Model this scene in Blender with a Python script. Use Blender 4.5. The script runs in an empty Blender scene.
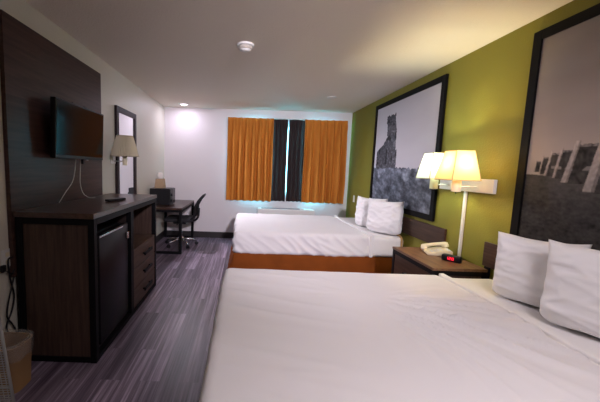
import bpy, bmesh, math, random
from mathutils import Vector, Matrix, noise
random.seed(7)
S = bpy.context.scene
COL = S.collection
PI = math.pi
XL, XR, YF, YB, H = -1.5265, 1.964, 5.916, -1.9, 2.44

# ------------------------------------------------------------------ materials
def mat(name):
    m = bpy.data.materials.new(name); m.use_nodes = True
    nt = m.node_tree
    return m, nt, nt.nodes['Principled BSDF']

def lk(nt, a, b): nt.links.new(a, b)

def plain(name, col, rough=.5, metal=0, bump=0, bscale=200, spec=.5, var=0.0, vscale=6):
    m, nt, b = mat(name)
    b.inputs['Base Color'].default_value = (*col, 1)
    b.inputs['Roughness'].default_value = rough
    b.inputs['Metallic'].default_value = metal
    b.inputs['Specular IOR Level'].default_value = spec
    tc = nt.nodes.new('ShaderNodeTexCoord')
    if var:
        n = nt.nodes.new('ShaderNodeTexNoise'); n.inputs['Scale'].default_value = vscale; n.inputs['Detail'].default_value = 4
        lk(nt, tc.outputs['Object'], n.inputs['Vector'])
        r = nt.nodes.new('ShaderNodeValToRGB')
        r.color_ramp.elements[0].position = .3; r.color_ramp.elements[1].position = .7
        r.color_ramp.elements[0].color = (*[c * (1 - var) for c in col], 1)
        r.color_ramp.elements[1].color = (*[min(1, c * (1 + var)) for c in col], 1)
        lk(nt, n.outputs['Fac'], r.inputs['Fac']); lk(nt, r.outputs['Color'], b.inputs['Base Color'])
    if bump:
        n = nt.nodes.new('ShaderNodeTexNoise'); n.inputs['Scale'].default_value = bscale; n.inputs['Detail'].default_value = 3
        lk(nt, tc.outputs['Object'], n.inputs['Vector'])
        bp = nt.nodes.new('ShaderNodeBump'); bp.inputs['Strength'].default_value = bump; bp.inputs['Distance'].default_value = .01
        lk(nt, n.outputs['Fac'], bp.inputs['Height']); lk(nt, bp.outputs['Normal'], b.inputs['Normal'])
    return m

def wood(name, dark, light, scale=(1, 1, 1), rough=.4, spec=.5, n1=3.0):
    """streaky grain; scale is the mapping scale: small along the grain, large across it"""
    m, nt, b = mat(name)
    tc = nt.nodes.new('ShaderNodeTexCoord'); mp = nt.nodes.new('ShaderNodeMapping')
    mp.inputs['Scale'].default_value = scale
    lk(nt, tc.outputs['Object'], mp.inputs['Vector'])
    n = nt.nodes.new('ShaderNodeTexNoise'); n.inputs['Scale'].default_value = n1; n.inputs['Detail'].default_value = 8; n.inputs['Roughness'].default_value = .65
    lk(nt, mp.outputs['Vector'], n.inputs['Vector'])
    r = nt.nodes.new('ShaderNodeValToRGB'); r.color_ramp.elements[0].position = .32; r.color_ramp.elements[1].position = .68
    r.color_ramp.elements[0].color = (*dark, 1); r.color_ramp.elements[1].color = (*light, 1)
    lk(nt, n.outputs['Fac'], r.inputs['Fac']); lk(nt, r.outputs['Color'], b.inputs['Base Color'])
    b.inputs['Roughness'].default_value = rough; b.inputs['Specular IOR Level'].default_value = spec
    return m

M = {}
M['white_wall'] = plain('white_wall_paint', (.70, .665, .56), .42, bump=.35, bscale=70)
M['green_wall'] = plain('olive_wall_paint', (.235, .212, .030), .6, bump=.3, bscale=80, spec=.2)
M['ceiling'] = plain('ceiling_texture', (.78, .70, .60), .75, bump=.5, bscale=85)
M['far_wall'] = plain('far_wall_paint', (.72, .68, .68), .5, bump=.3, bscale=70)
M['baseboard'] = plain('dark_baseboard_vinyl', (.022, .018, .018), .45)
M['black_metal'] = plain('black_metal', (.005, .005, .006), .5, spec=.12)
M['black_plastic'] = plain('black_plastic', (.010, .010, .012), .35, spec=.35)
M['screen'] = plain('glossy_screen', (.004, .004, .006), .13, spec=.14)
M['fridge_door'] = plain('fridge_door_gloss', (.006, .005, .007), .3, spec=.14)
M['white_plastic'] = plain('white_plastic', (.75, .74, .70), .4)
M['cream_plastic'] = plain('cream_plastic', (.78, .70, .50), .38)
M['grey_plastic'] = plain('grey_plastic', (.28, .28, .29), .45)
M['chrome'] = plain('brushed_steel', (.62, .62, .64), .25, metal=1)
M['sheet'] = plain('white_sheet_cotton', (.78, .755, .755), .85, bump=.12, bscale=420, spec=.15)
M['sheet2'] = plain('white_sheet_bright', (.84, .82, .80), .85, bump=.12, bscale=420, spec=.15)
M['pillow'] = plain('pillowcase_cotton', (.90, .885, .885), .85, bump=.12, bscale=380, spec=.15)
M['tan_strip'] = plain('tan_mattress_tape', (.50, .30, .12), .8)
M['rust'] = plain('rust_orange_fabric', (.215, .056, .010), .85, bump=.2, bscale=300, var=.12, spec=.1)
M['orange'] = plain('orange_curtain_fabric', (.58, .225, .036), .8, bump=.2, bscale=400, spec=.2)
M['lining'] = plain('white_curtain_lining', (.80, .80, .78), .9, spec=.1)
M['dark_curtain'] = plain('dark_brown_curtain_fabric', (.028, .018, .017), .7, spec=.2)
M['panel'] = wood('dark_panel_laminate', (.036, .016, .013), (.078, .040, .031), (14, .8, 14), .30, .3)
M['top_wood'] = wood('dark_top_laminate', (.040, .019, .014), (.080, .041, .029), (14, 1, 14), .28, .5)
M['side_wood'] = wood('brown_side_laminate', (.040, .022, .017), (.088, .053, .039), (16, 16, .9), .5, .3)
M['drawer_wood'] = wood('drawer_laminate', (.055, .030, .021), (.10, .060, .042), (16, 1, 16), .5, .3)
M['dark_inside'] = plain('dark_cubby_interior', (.030, .016, .013), .6)
M['night_top'] = wood('nightstand_top_laminate', (.12, .052, .024), (.24, .125, .062), (14, 1.2, 14), .38, .45)
M['head_wood'] = wood('headboard_laminate', (.036, .016, .010), (.078, .040, .025), (14, .9, 14), .45, .2)
M['frame_black'] = plain('black_picture_frame', (.004, .0035, .0035), .55, spec=.08)
M['mirror_frame'] = plain('dark_mirror_frame', (.022, .013, .013), .45, spec=.2)
M['mirror'] = plain('mirror_silver', (.9, .9, .92), .02, metal=1)
M['trash_tan'] = plain('tan_bin_plastic', (.30, .175, .080), .6, spec=.3)
M['pleat_shade'] = plain('pleated_shade_fabric', (.52, .46, .33), .85, spec=.1)
M['tissue_box'] = plain('tissue_box_card', (.42, .29, .17), .7)
M['tissue'] = plain('tissue_paper', (.8, .76, .72), .9)
M['mesh_back'] = plain('chair_mesh', (.016, .016, .018), .8, bump=.5, bscale=300)
M['seat_fabric'] = plain('chair_seat_fabric', (.018, .017, .020), .85)
M['trim'] = plain('tan_shade_trim', (.40, .29, .14), .8)
M['wire'] = plain('pale_grey_wire', (.34, .34, .33), .5)

def glass_mat(name, col=(1, 1, 1), alpha=.15, rough=.05):
    m, nt, b = mat(name)
    tr = nt.nodes.new('ShaderNodeBsdfTransparent'); tr.inputs['Color'].default_value = (*col, 1)
    mx = nt.nodes.new('ShaderNodeMixShader'); mx.inputs['Fac'].default_value = alpha
    b.inputs['Roughness'].default_value = rough
    b.inputs['Base Color'].default_value = (.8, .8, .78, 1)
    lk(nt, tr.outputs[0], mx.inputs[1]); lk(nt, b.outputs[0], mx.inputs[2])
    lk(nt, mx.outputs[0], nt.nodes['Material Output'].inputs['Surface'])
    return m
M['glass'] = glass_mat('window_glass', (.85, .97, 1), .06)
M['liner'] = glass_mat('clear_bin_liner', (.92, .88, .80), .15, .35)

def shade_mat(name, col, emit):
    m, nt, b = mat(name)
    b.inputs['Base Color'].default_value = (*col, 1); b.inputs['Roughness'].default_value = .9
    b.inputs['Specular IOR Level'].default_value = .1
    b.inputs['Emission Color'].default_value = (*emit[:3], 1); b.inputs['Emission Strength'].default_value = emit[3]
    t = nt.nodes.new('ShaderNodeBsdfTranslucent'); t.inputs['Color'].default_value = (*col, 1)
    mx = nt.nodes.new('ShaderNodeMixShader'); mx.inputs['Fac'].default_value = .30
    lk(nt, b.outputs[0], mx.inputs[1]); lk(nt, t.outputs[0], mx.inputs[2])
    lk(nt, mx.outputs[0], nt.nodes['Material Output'].inputs['Surface'])
    return m
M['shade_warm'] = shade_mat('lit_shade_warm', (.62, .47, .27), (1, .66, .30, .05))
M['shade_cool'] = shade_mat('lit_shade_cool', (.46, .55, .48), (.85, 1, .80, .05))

def emis(name, col, st):
    m, nt, b = mat(name)
    b.inputs['Base Color'].default_value = (*col, 1)
    b.inputs['Emission Color'].default_value = (*col, 1); b.inputs['Emission Strength'].default_value = st
    return m
M['led_red'] = emis('red_led_digits', (1, .02, .06), 1.3)
M['downlight'] = emis('downlight_lens', (1, .93, 1), 6)

def floor_mat():
    m, nt, b = mat('grey_plank_floor')
    tc = nt.nodes.new('ShaderNodeTexCoord'); mp = nt.nodes.new('ShaderNodeMapping')
    mp.inputs['Rotation'].default_value = (0, 0, PI / 2)
    lk(nt, tc.outputs['Object'], mp.inputs['Vector'])
    br = nt.nodes.new('ShaderNodeTexBrick')
    br.inputs['Scale'].default_value = 1; br.inputs['Brick Width'].default_value = .92; br.inputs['Row Height'].default_value = .125
    br.inputs['Mortar Size'].default_value = .0012; br.inputs['Bias'].default_value = 0
    br.inputs['Color1'].default_value = (0, 0, 0, 1); br.inputs['Color2'].default_value = (1, 1, 1, 1); br.inputs['Mortar'].default_value = (.3, .3, .3, 1)
    br.offset = .37
    lk(nt, mp.outputs['Vector'], br.inputs['Vector'])
    # streaks along the planks, shifted per plank
    mp2 = nt.nodes.new('ShaderNodeMapping'); mp2.inputs['Scale'].default_value = (34, .8, 1)
    lk(nt, tc.outputs['Object'], mp2.inputs['Vector'])
    ad = nt.nodes.new('ShaderNodeVectorMath'); ad.operation = 'MULTIPLY_ADD'
    lk(nt, br.outputs['Color'], ad.inputs[0]); ad.inputs[1].default_value = (17, 9, 5); lk(nt, mp2.outputs['Vector'], ad.inputs[2])
    n = nt.nodes.new('ShaderNodeTexNoise'); n.inputs['Scale'].default_value = 1.0; n.inputs['Detail'].default_value = 7; n.inputs['Roughness'].default_value = .7
    lk(nt, ad.outputs[0], n.inputs['Vector'])
    r = nt.nodes.new('ShaderNodeValToRGB')
    e = r.color_ramp.elements
    e[0].position = .33; e[0].color = (.056, .040, .060, 1)
    e[1].position = .67; e[1].color = (.45, .385, .47, 1)
    k = e.new(.5); k.color = (.185, .148, .188, 1)
    lk(nt, n.outputs['Fac'], r.inputs['Fac'])
    mx = nt.nodes.new('ShaderNodeMix'); mx.data_type = 'RGBA'; mx.blend_type = 'MULTIPLY'; mx.inputs['Factor'].default_value = 1
    r2 = nt.nodes.new('ShaderNodeValToRGB'); r2.color_ramp.elements[0].color = (.58, .56, .58, 1); r2.color_ramp.elements[1].color = (1.25, 1.2, 1.25, 1)
    lk(nt, br.outputs['Color'], r2.inputs['Fac'])
    lk(nt, r.outputs['Color'], mx.inputs['A']); lk(nt, r2.outputs['Color'], mx.inputs['B'])
    lk(nt, mx.outputs['Result'], b.inputs['Base Color'])
    b.inputs['Roughness'].default_value = .42; b.inputs['Specular IOR Level'].default_value = .35
    bp = nt.nodes.new('ShaderNodeBump'); bp.inputs['Strength'].default_value = .25; bp.inputs['Distance'].default_value = .004
    lk(nt, n.outputs['Fac'], bp.inputs['Height']); lk(nt, bp.outputs['Normal'], b.inputs['Normal'])
    return m
M['floor'] = floor_mat()

def vcol_mat():
    m, nt, b = mat('photo_print')
    a = nt.nodes.new('ShaderNodeVertexColor'); a.layer_name = 'print'
    lk(nt, a.outputs['Color'], b.inputs['Base Color']); b.inputs['Roughness'].default_value = .7; b.inputs['Specular IOR Level'].default_value = .15
    return m
M['print'] = vcol_mat()

# ------------------------------------------------------------------ mesh helpers
def BM(): return bmesh.new()

def box(bm, lo, hi, bev=0.0, seg=2, mtx=None):
    t = bmesh.new()
    bmesh.ops.create_cube(t, size=1)
    c = [(a + b) / 2 for a, b in zip(lo, hi)]; d = [abs(b - a) for a, b in zip(lo, hi)]
    for v in t.verts: v.co = Vector((v.co.x * d[0] + c[0], v.co.y * d[1] + c[1], v.co.z * d[2] + c[2]))
    if bev: bmesh.ops.bevel(t, geom=t.edges[:], offset=min(bev, min(d) * .49), segments=seg, profile=.5, affect='EDGES')
    if mtx: bmesh.ops.transform(t, matrix=mtx, verts=t.verts)
    join(bm, t)

def join(bm, t):
    me = bpy.data.meshes.new('tmp'); t.to_mesh(me); t.free(); bm.from_mesh(me); bpy.data.meshes.remove(me)

def lathe(bm, prof, c=(0, 0, 0), n=24, mtx=None, close=True):
    """prof: list of (r, z)"""
    t = bmesh.new(); rings = []
    for r, z in prof:
        rings.append([t.verts.new((c[0] + r * math.cos(2 * PI * i / n), c[1] + r * math.sin(2 * PI * i / n), c[2] + z)) for i in range(n)])
    for a, b in zip(rings, rings[1:]):
        for i in range(n): t.faces.new((a[i], a[(i + 1) % n], b[(i + 1) % n], b[i]))
    if close:
        t.faces.new(rings[0][::-1]); t.faces.new(rings[-1])
    if mtx: bmesh.ops.transform(t, matrix=mtx, verts=t.verts)
    join(bm, t)

def tube(bm, pts, r, n=8, smooth=0):
    """swept tube; r number or list; smooth = catmull-rom subdivisions"""
    P = [Vector(p) for p in pts]
    if smooth:
        Q = []
        for i in range(len(P) - 1):
            p0 = P[max(i - 1, 0)]; p1 = P[i]; p2 = P[i + 1]; p3 = P[min(i + 2, len(P) - 1)]
            for k in range(smooth):
                t = k / smooth
                Q.append(.5 * ((2 * p1) + (p2 - p0) * t + (2 * p0 - 5 * p1 + 4 * p2 - p3) * t * t + (3 * p1 - p0 - 3 * p2 + p3) * t ** 3))
        Q.append(P[-1]); P = Q
    t = bmesh.new(); rings = []; up = None
    for i, p in enumerate(P):
        d = (P[min(i + 1, len(P) - 1)] - P[max(i - 1, 0)]).normalized()
        if up is None: up = d.orthogonal().normalized()
        up = (up - d * up.dot(d))
        up = up.normalized() if up.length > 1e-6 else d.orthogonal().normalized()
        s = d.cross(up); rr = r[i] if isinstance(r, (list, tuple)) else r
        rings.append([t.verts.new(p + (up * math.cos(2 * PI * k / n) + s * math.sin(2 * PI * k / n)) * rr) for k in range(n)])
    for a, b in zip(rings, rings[1:]):
        for i in range(n): t.faces.new((a[i], a[(i + 1) % n], b[(i + 1) % n], b[i]))
    t.faces.new(rings[0][::-1]); t.faces.new(rings[-1])
    join(bm, t)

def rbox(bm, lo, hi, r, step=.05, disp=None, mtx=None):
    """rounded, subdivided box; disp(p, n) -> displacement along the normal"""
    t = bmesh.new()
    lo = Vector(lo); hi = Vector(hi); d = hi - lo
    n = [max(2, int(round(d[i] / step))) for i in range(3)]
    cache = {}
    def V(i, j, k):
        key = (i, j, k)
        if key not in cache:
            def ax(a, q):
                # denser samples inside the rounding
                return lo[a] + d[a] * q / n[a]
            cache[key] = t.verts.new((ax(0, i), ax(1, j), ax(2, k)))
        return cache[key]
    for a, b, c in ((0, 1, 2), (1, 2, 0), (2, 0, 1)):
        for s in (0, n[c]):
            for i in range(n[a]):
                for j in range(n[b]):
                    q = []
                    for u, w in ((i, j), (i + 1, j), (i + 1, j + 1), (i, j + 1)):
                        k = [0, 0, 0]; k[a] = u; k[b] = w; k[c] = s
                        q.append(V(*k))
                    t.faces.new(q if s else q[::-1])
    il = lo + Vector((r, r, r)); ih = hi - Vector((r, r, r))
    for v in t.verts:
        p = v.co.copy()
        q = Vector([min(max(p[i], il[i]), ih[i]) for i in range(3)])
        nn = p - q
        nn = nn.normalized() if nn.length > 1e-9 else Vector((0, 0, 1))
        v.co = q + nn * r
        if disp: v.co = v.co + nn * disp(v.co, nn)
    if mtx: bmesh.ops.transform(t, matrix=mtx, verts=t.verts)
    join(bm, t)

ORIG = {}
def obj(name, bm, m, parent=None, origin=(0, 0, 0), smooth=False, angle=None):
    o_ = Vector(ORIG[parent.name]) if parent else Vector(origin)
    bmesh.ops.translate(bm, vec=-o_, verts=bm.verts)
    bmesh.ops.recalc_face_normals(bm, faces=bm.faces)
    me = bpy.data.meshes.new(name); bm.to_mesh(me); bm.free()
    me.materials.append(m)
    if smooth:
        for p in me.polygons: p.use_smooth = True
        if angle:
            try: me.set_sharp_from_angle(angle=math.radians(angle))
            except Exception: pass
    o = bpy.data.objects.new(name, me); COL.objects.link(o)
    if parent: o.parent = parent
    else: o.location = o_
    ORIG[o.name] = tuple(o_)
    return o

def thing(name, label, cat, loc, group=None):
    o = bpy.data.objects.new(name, None); COL.objects.link(o)
    o.location = loc; o.empty_display_size = .1; ORIG[o.name] = tuple(loc)
    o['label'] = label; o['category'] = cat
    if group: o['group'] = group
    return o

def tag(o, label, cat, group=None):
    o['label'] = label; o['category'] = cat
    if group: o['group'] = group
    return o

def struct(name, bm, m, smooth=False):
    o = obj(name, bm, m, smooth=smooth); o['kind'] = 'structure'; return o

def bx(lo, hi, bev=0.0, seg=2):
    b = BM(); box(b, lo, hi, bev, seg); return b

def fbm(x, y, z, o=3): return noise.fractal(Vector((x, y, z)), 1.0, 2.0, o)

# ------------------------------------------------------------------ room shell
WX0, WX1, WZ0, WZ1 = -.08, 1.62, .92, 2.16
struct('floor', bx((XL - .12, YB - .12, -.1), (XR + .12, YF + .14, 0)), M['floor'])
struct('ceiling', bx((XL - .12, YB - .12, H), (XR + .12, YF + .14, H + .1)), M['ceiling'])
struct('wall_left', bx((XL - .12, YB - .12, 0), (XL, YF + .14, H)), M['white_wall'])
struct('wall_right', bx((XR, YB - .12, 0), (XR + .12, YF + .14, H)), M['green_wall'])
struct('wall_back', bx((XL, YB - .12, 0), (XR, YB, H)), M['white_wall'])
b = BM()
box(b, (XL, YF, 0), (WX0, YF + .14, H)); box(b, (WX1, YF, 0), (XR, YF + .14, H))
box(b, (WX0, YF, 0), (WX1, YF + .14, WZ0)); box(b, (WX0, YF, WZ1), (WX1, YF + .14, H))
struct('wall_far', b, M['far_wall'])
b = BM(); box(b, (XL, YF - .012, 0), (XR, YF, .118), .003); struct('baseboard_far', b, M['baseboard'])
struct('baseboard_left', bx((XL, YB, 0), (XL + .012, YF - .012, .118), .003), M['baseboard'])
struct('baseboard_right', bx((XR - .012, YB, 0), (XR, YF - .012, .118), .003), M['baseboard'])
b = BM(); fw = .05
for lo, hi in (((WX0, WZ0), (WX0 + fw, WZ1)), ((WX1 - fw, WZ0), (WX1, WZ1)), ((WX0 + fw, WZ0), (WX1 - fw, WZ0 + fw)), ((WX0 + fw, WZ1 - fw), (WX1 - fw, WZ1)), (((WX0 + WX1) / 2 - .025, WZ0 + fw), ((WX0 + WX1) / 2 + .025, WZ1 - fw))):
    box(b, (lo[0], YF + .05, lo[1]), (hi[0], YF + .10, hi[1]), .004)
w1 = struct('window_1', b, M['white_plastic'])
g = obj('pane', bx((WX0 + fw, YF + .073, WZ0 + fw), (WX1 - fw, YF + .077, WZ1 - fw)), M['glass'], w1)

# ------------------------------------------------------------------ TV wall panel + TV
tag(obj('wall_panel', bx((XL + .001, 1.98, .60), (XL + .03, 3.275, 2.268), .002), M['panel'], origin=(XL, 2.63, .6)),
    'large dark brown wood-grain board on the left wall behind the television', 'wall panel')
tv = thing('television', 'black flat television mounted on the dark wall panel', 'television', (-1.45, 2.69, 1.40))
TL = Matrix.Translation((-1.41, 2.708, 1.615)) @ Matrix.Rotation(math.radians(2), 4, 'Y')
b = BM(); box(b, (-.03, -.388, -.222), (.012, .388, .222), .006, 2, TL); obj('casing', b, M['black_plastic'], tv)
b = BM(); box(b, (.0118, -.376, -.196), (.0135, .376, .208), 0, 1, TL); obj('screen', b, M['screen'], tv)
b = BM()
box(b, (.0, -.16, .222), (.012, -.10, .229), .002, 1, TL); obj('top_clip', b, M['black_plastic'], tv)
b = BM(); box(b, (.0, .02, .222), (.012, .08, .229), .002, 1, TL); obj('top_clip', b, M['black_plastic'], tv)
b = BM(); box(b, (-.055, -.14, -.12), (-.03, .14, .12), .004, 2, TL); box(b, (-1.4955, 2.57, 1.5), (-1.455, 2.81, 1.73), .004); obj('wall_mount', b, M['black_metal'], tv)
b = BM(); box(b, (-.02, .03, -.262), (.004, .055, -.221), .003, 1, TL); obj('cable_plug', b, M['black_plastic'], tv)
b = BM(); box(b, (.002, .06, -.232), (.014, .10, -.221), .002, 1, TL); obj('sensor', b, M['grey_plastic'], tv)
b = BM(); tube(b, [(-1.46, 2.70, 1.40), (-1.468, 2.695, 1.30), (-1.47, 2.655, 1.20), (-1.475, 2.56, 1.12), (-1.478, 2.48, 1.05), (-1.48, 2.47, 1.041)], .003, 6, 5)
obj('cord', b, M['white_plastic'], tv, smooth=True)['label'] = 'white cord hanging straight down'
b = BM(); tube(b, [(-1.452, 2.765, 1.395), (-1.462, 2.77, 1.28), (-1.464, 2.77, 1.18), (-1.455, 2.80, 1.09), (-1.43, 2.86, 1.046), (-1.41, 2.93, 1.041)], .003, 6, 5)
obj('cord', b, M['white_plastic'], tv, smooth=True)['label'] = 'white cord curling onto the dresser top'

# ------------------------------------------------------------------ dresser with fridge bay
DX0, DX1, DY0, DY1 = -1.488, -.972, 1.995, 3.43
dr = thing('dresser', 'tall dark wood dresser with black frame, fridge bay and drawers under the television', 'dresser', (-1.22, 2.73, 0))
b = bx((DX0, DY0 - .012, 1.002), (DX1 + .004, DY1 + .012, 1.037), .004); obj('dresser_top', b, M['top_wood'], dr)
b = BM(); p = .042
for y in (DY0, DY1 - p):
    for x in (DX0, DX1 - p): box(b, (x, y, 0), (x + p, y + p, 1.002), .002)
box(b, (DX1 - p, DY0 + p, .958), (DX1, DY1 - p, 1.002), .002); box(b, (DX1 - p, DY0 + p, .004), (DX1, DY1 - p, .04), .002)
for y in (DY0, DY1 - p):
    box(b, (DX0 + p, y, .958), (DX1 - p, y + p, 1.002), .002); box(b, (DX0 + p, y, .004), (DX1 - p, y + p, .04), .002)
box(b, (DX1 - p, 2.655, .04), (DX1, 2.72, .958), .002)
obj('metal_frame', b, M['black_metal'], dr)
b = bx((DX0 + p, DY0 + .012, .04), (DX1 - p, DY0 + .032, .958)); obj('side_panel', b, M['side_wood'], dr)
b = bx((DX0 + p, DY1 - .032, .04), (DX1 - p, DY1 - .012, .958)); obj('side_panel', b, M['side_wood'], dr)
b = BM(); box(b, (DX0 + .01, DY0 + p, .04), (DX0 + .025, DY1 - p, .958)); box(b, (DX0 + .03, 2.675, .04), (DX1 - p, 2.70, .958))
box(b, (DX0 + .03, DY0 + .04, .04), (DX1 - p, 2.67, .055))
obj('carcass', b, M['dark_inside'], dr)
b = bx((DX0 + .03, 2.70, .578), (DX1 - .008, DY1 - p, .596)); obj('cubby_shelf', b, M['drawer_wood'], dr)
for z0, z1 in ((.412, .576), (.228, .406), (.044, .222)):
    d = obj('drawer', bx((DX1 - .03, 2.723, z0), (DX1 - .006, DY1 - p - .003, z1), .002), M['drawer_wood'], dr)
    zz = (z0 + z1) / 2 - .012
    b = BM(); box(b, (DX1 + .012, 2.97, zz), (DX1 + .026, 3.21, zz + .028), .003)
    for y in (2.99, 3.17): box(b, (DX1 - .007, y, zz + .006), (DX1 + .014, y + .02, zz + .022), .002)
    obj('handle', b, M['black_metal'], d)
fr = thing('mini_fridge', 'black mini fridge inside the open bay of the dresser', 'fridge', (-1.2, 2.36, .055))
obj('body', bx((-1.43, 2.085, .058), (-1.05, 2.62, .87), .008), M['black_plastic'], fr)
dd = obj('door', bx((-1.045, 2.085, .075), (-.985, 2.62, .872), .012, 3), M['fridge_door'], fr, smooth=True, angle=30)
b = BM(); box(b, (-.988, 2.09, .852), (-.980, 2.50, .866), .002); obj('top_trim', b, M['chrome'], dd)
b = BM(); box(b, (-.988, 2.562, .74), (-.968, 2.60, .80), .006); obj('latch', b, M['chrome'], dd)
b = BM()
Rm = Matrix.Translation((-1.14, 2.745, 1.0385)) @ Matrix.Rotation(math.radians(-22), 4, 'Z')
rem = thing('remote_control', 'black remote control lying on the dresser top', 'remote control', (-1.14, 2.745, 1.0375))
box(b, (-.026, -.10, 0), (.026, .10, .02), .007, 3, Rm); obj('body', b, M['black_plastic'], rem, smooth=True, angle=40)
b = BM()
for i in range(3):
    for j in range(7): box(b, (-.017 + i * .013, -.08 + j * .022, .019), (-.009 + i * .013, -.068 + j * .022, .0225), .001, 1, Rm)
obj('keypad', b, M['grey_plastic'], rem)

# ------------------------------------------------------------------ mirror + left sconce
mi = thing('wall_mirror', 'tall dark framed mirror on the left wall behind the unlit lamp', 'mirror', (XL, 3.99, .80))
b = BM(); f = .065
for y0, y1, z0, z1 in ((3.665, 3.665 + f, .80, 2.036), (4.315 - f, 4.315, .80, 2.036), (3.665 + f, 4.315 - f, .80, .80 + f), (3.665 + f, 4.315 - f, 2.036 - f, 2.036)):
    box(b, (XL + .001, y0, z0), (XL + .032, y1, z1), .004)
obj('frame', b, M['mirror_frame'], mi)
obj('mirror_glass', bx((XL + .002, 3.665 + f, .80 + f), (XL + .018, 4.315 - f, 2.036 - f)), M['mirror'], mi)

sc = thing('wall_sconce', 'unlit swing-arm wall lamp with pleated beige shade beside the mirror', 'lamp', (XL, 3.58, 1.43))
obj('wall_plate', bx((XL + .001, 3.545, 1.365), (XL + .028, 3.625, 1.505), .005), M['white_plastic'], sc)
b = BM()
for z in (1.395, 1.465):
    b = BM(); tube(b, [(XL + .02, 3.59, z), (XL + .10, 3.57, z), (-1.345, 3.47, z)], .006, 8); obj('arm', b, M['chrome'], sc, smooth=True)
b = BM(); lathe(b, [(.022, 0), (.025, .01), (.025, .12), (.016, .13), (.016, .16)], (-1.325, 3.45, 1.35)); obj('socket', b, M['cream_plastic'], sc, smooth=True, angle=40)
b = BM(); t = bmesh.new(); n = 96; R0, R1 = .144, .082; rings = []
for z, r in ((1.452, R0), (1.56, (R0 + R1) / 2 + .004), (1.672, R1)):
    rings.append([t.verts.new((-1.325 + (r + (.004 if i % 2 else -.004)) * math.cos(2 * PI * i / n), 3.45 + (r + (.004 if i % 2 else -.004)) * math.sin(2 * PI * i / n), z)) for i in range(n)])
for a, c in zip(rings, rings[1:]):
    for i in range(n): t.faces.new((a[i], a[(i + 1) % n], c[(i + 1) % n], c[i]))
join(b, t); ls = obj('lamp_shade', b, M['pleat_shade'], sc)
for r, z in ((R0 + .004, 1.452), (R1 + .004, 1.668)):
    b = BM(); tube(b, [(-1.325 + r * math.cos(2 * PI * i / 40), 3.45 + r * math.sin(2 * PI * i / 40), z) for i in range(41)], .004, 6); obj('trim_band', b, M['pleat_shade'], ls)

# ------------------------------------------------------------------ desk, microwave, tissue box, chair
KX0, KX1, KY0, KY1, KZ = -1.505, -.945, 4.70, 5.88, .722
dk = thing('desk', 'dark topped desk with black square-tube legs in the far left corner', 'desk', (-1.22, 5.29, 0))
obj('desktop', bx((KX0, KY0, KZ - .03), (KX1, KY1, KZ), .003), M['top_wood'], dk)
q = .045
for x in (KX0, KX1 - q):
    for y in (KY0, KY1 - q): obj('leg', bx((x, y, 0), (x + q, y + q, KZ - .03), .002), M['black_metal'], dk)
for y in (KY0, KY1 - q):
    obj('rail', bx((KX0 + q, y, KZ - .07), (KX1 - q, y + q, KZ - .03), .002), M['black_metal'], dk)
    obj('rail', bx((KX0 + q, y, 0.0), (KX1 - q, y + q, .035), .002), M['black_metal'], dk)
for x in (KX0, KX1 - q): obj('rail', bx((x, KY0 + q, KZ - .07), (x + q, KY1 - q, KZ - .03), .002), M['black_metal'], dk)
mw = thing('microwave', 'black microwave on the desk below the tissue box', 'microwave', (-1.34, 5.1, KZ))
obj('casing', bx((-1.505, 4.93, KZ + .012), (-1.185, 5.27, KZ + .272), .006), M['black_plastic'], mw)
obj('door', bx((-1.186, 5.05, KZ + .02), (-1.172, 5.265, KZ + .268), .003), M['screen'], mw)
obj('control_panel', bx((-1.186, 4.934, KZ + .02), (-1.174, 5.045, KZ + .268), .003), M['black_plastic'], mw)
for z in (.085, .175):
    b = BM(); lathe(b, [(.026, 0), (.026, .016), (.018, .026)], n=16, mtx=Matrix.Translation((-1.174, 4.99, KZ + z)) @ Matrix.Rotation(PI / 2, 4, 'Y')); obj('knob', b, M['black_plastic'], mw)
for x in (-1.49, -1.21):
    for y in (4.96, 5.24):
        b = BM(); lathe(b, [(.012, 0), (.012, .013)], (x, y, KZ), 10); obj('rubber_foot', b, M['black_plastic'], mw)
tb = thing('tissue_box', 'tan tissue box with a white tissue on top of the microwave', 'tissue box', (-1.37, 5.06, KZ + .273))
b = BM(); box(b, (-1.445, 4.985, KZ + .273), (-1.295, 5.135, KZ + .425), .006); 
for v in b.verts:
    if v.co.z > KZ + .35: v.co.x = -1.37 + (v.co.x + 1.37) * .82; v.co.y = 5.06 + (v.co.y - 5.06) * .82
obj('box', b, M['tissue_box'], tb)
b = BM(); t = bmesh.new(); rings = []
for k, (z, r) in enumerate(((.42, .030), (.46, .048), (.50, .044), (.525, .030), (.532, .012))):
    rings.append([t.verts.new((-1.372 + r * (1 + .22 * math.sin(3 * a + k)) * math.cos(a), 5.06 + r * (1 + .2 * math.cos(4 * a + k)) * math.sin(a), KZ + z)) for a in [2 * PI * i / 24 for i in range(24)]])
for a, c in zip(rings, rings[1:]):
    for i in range(24): t.faces.new((a[i], a[(i + 1) % 24], c[(i + 1) % 24], c[i]))
t.faces.new(rings[-1]); join(b, t); obj('tissue', b, M['tissue'], tb, smooth=True)

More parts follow.
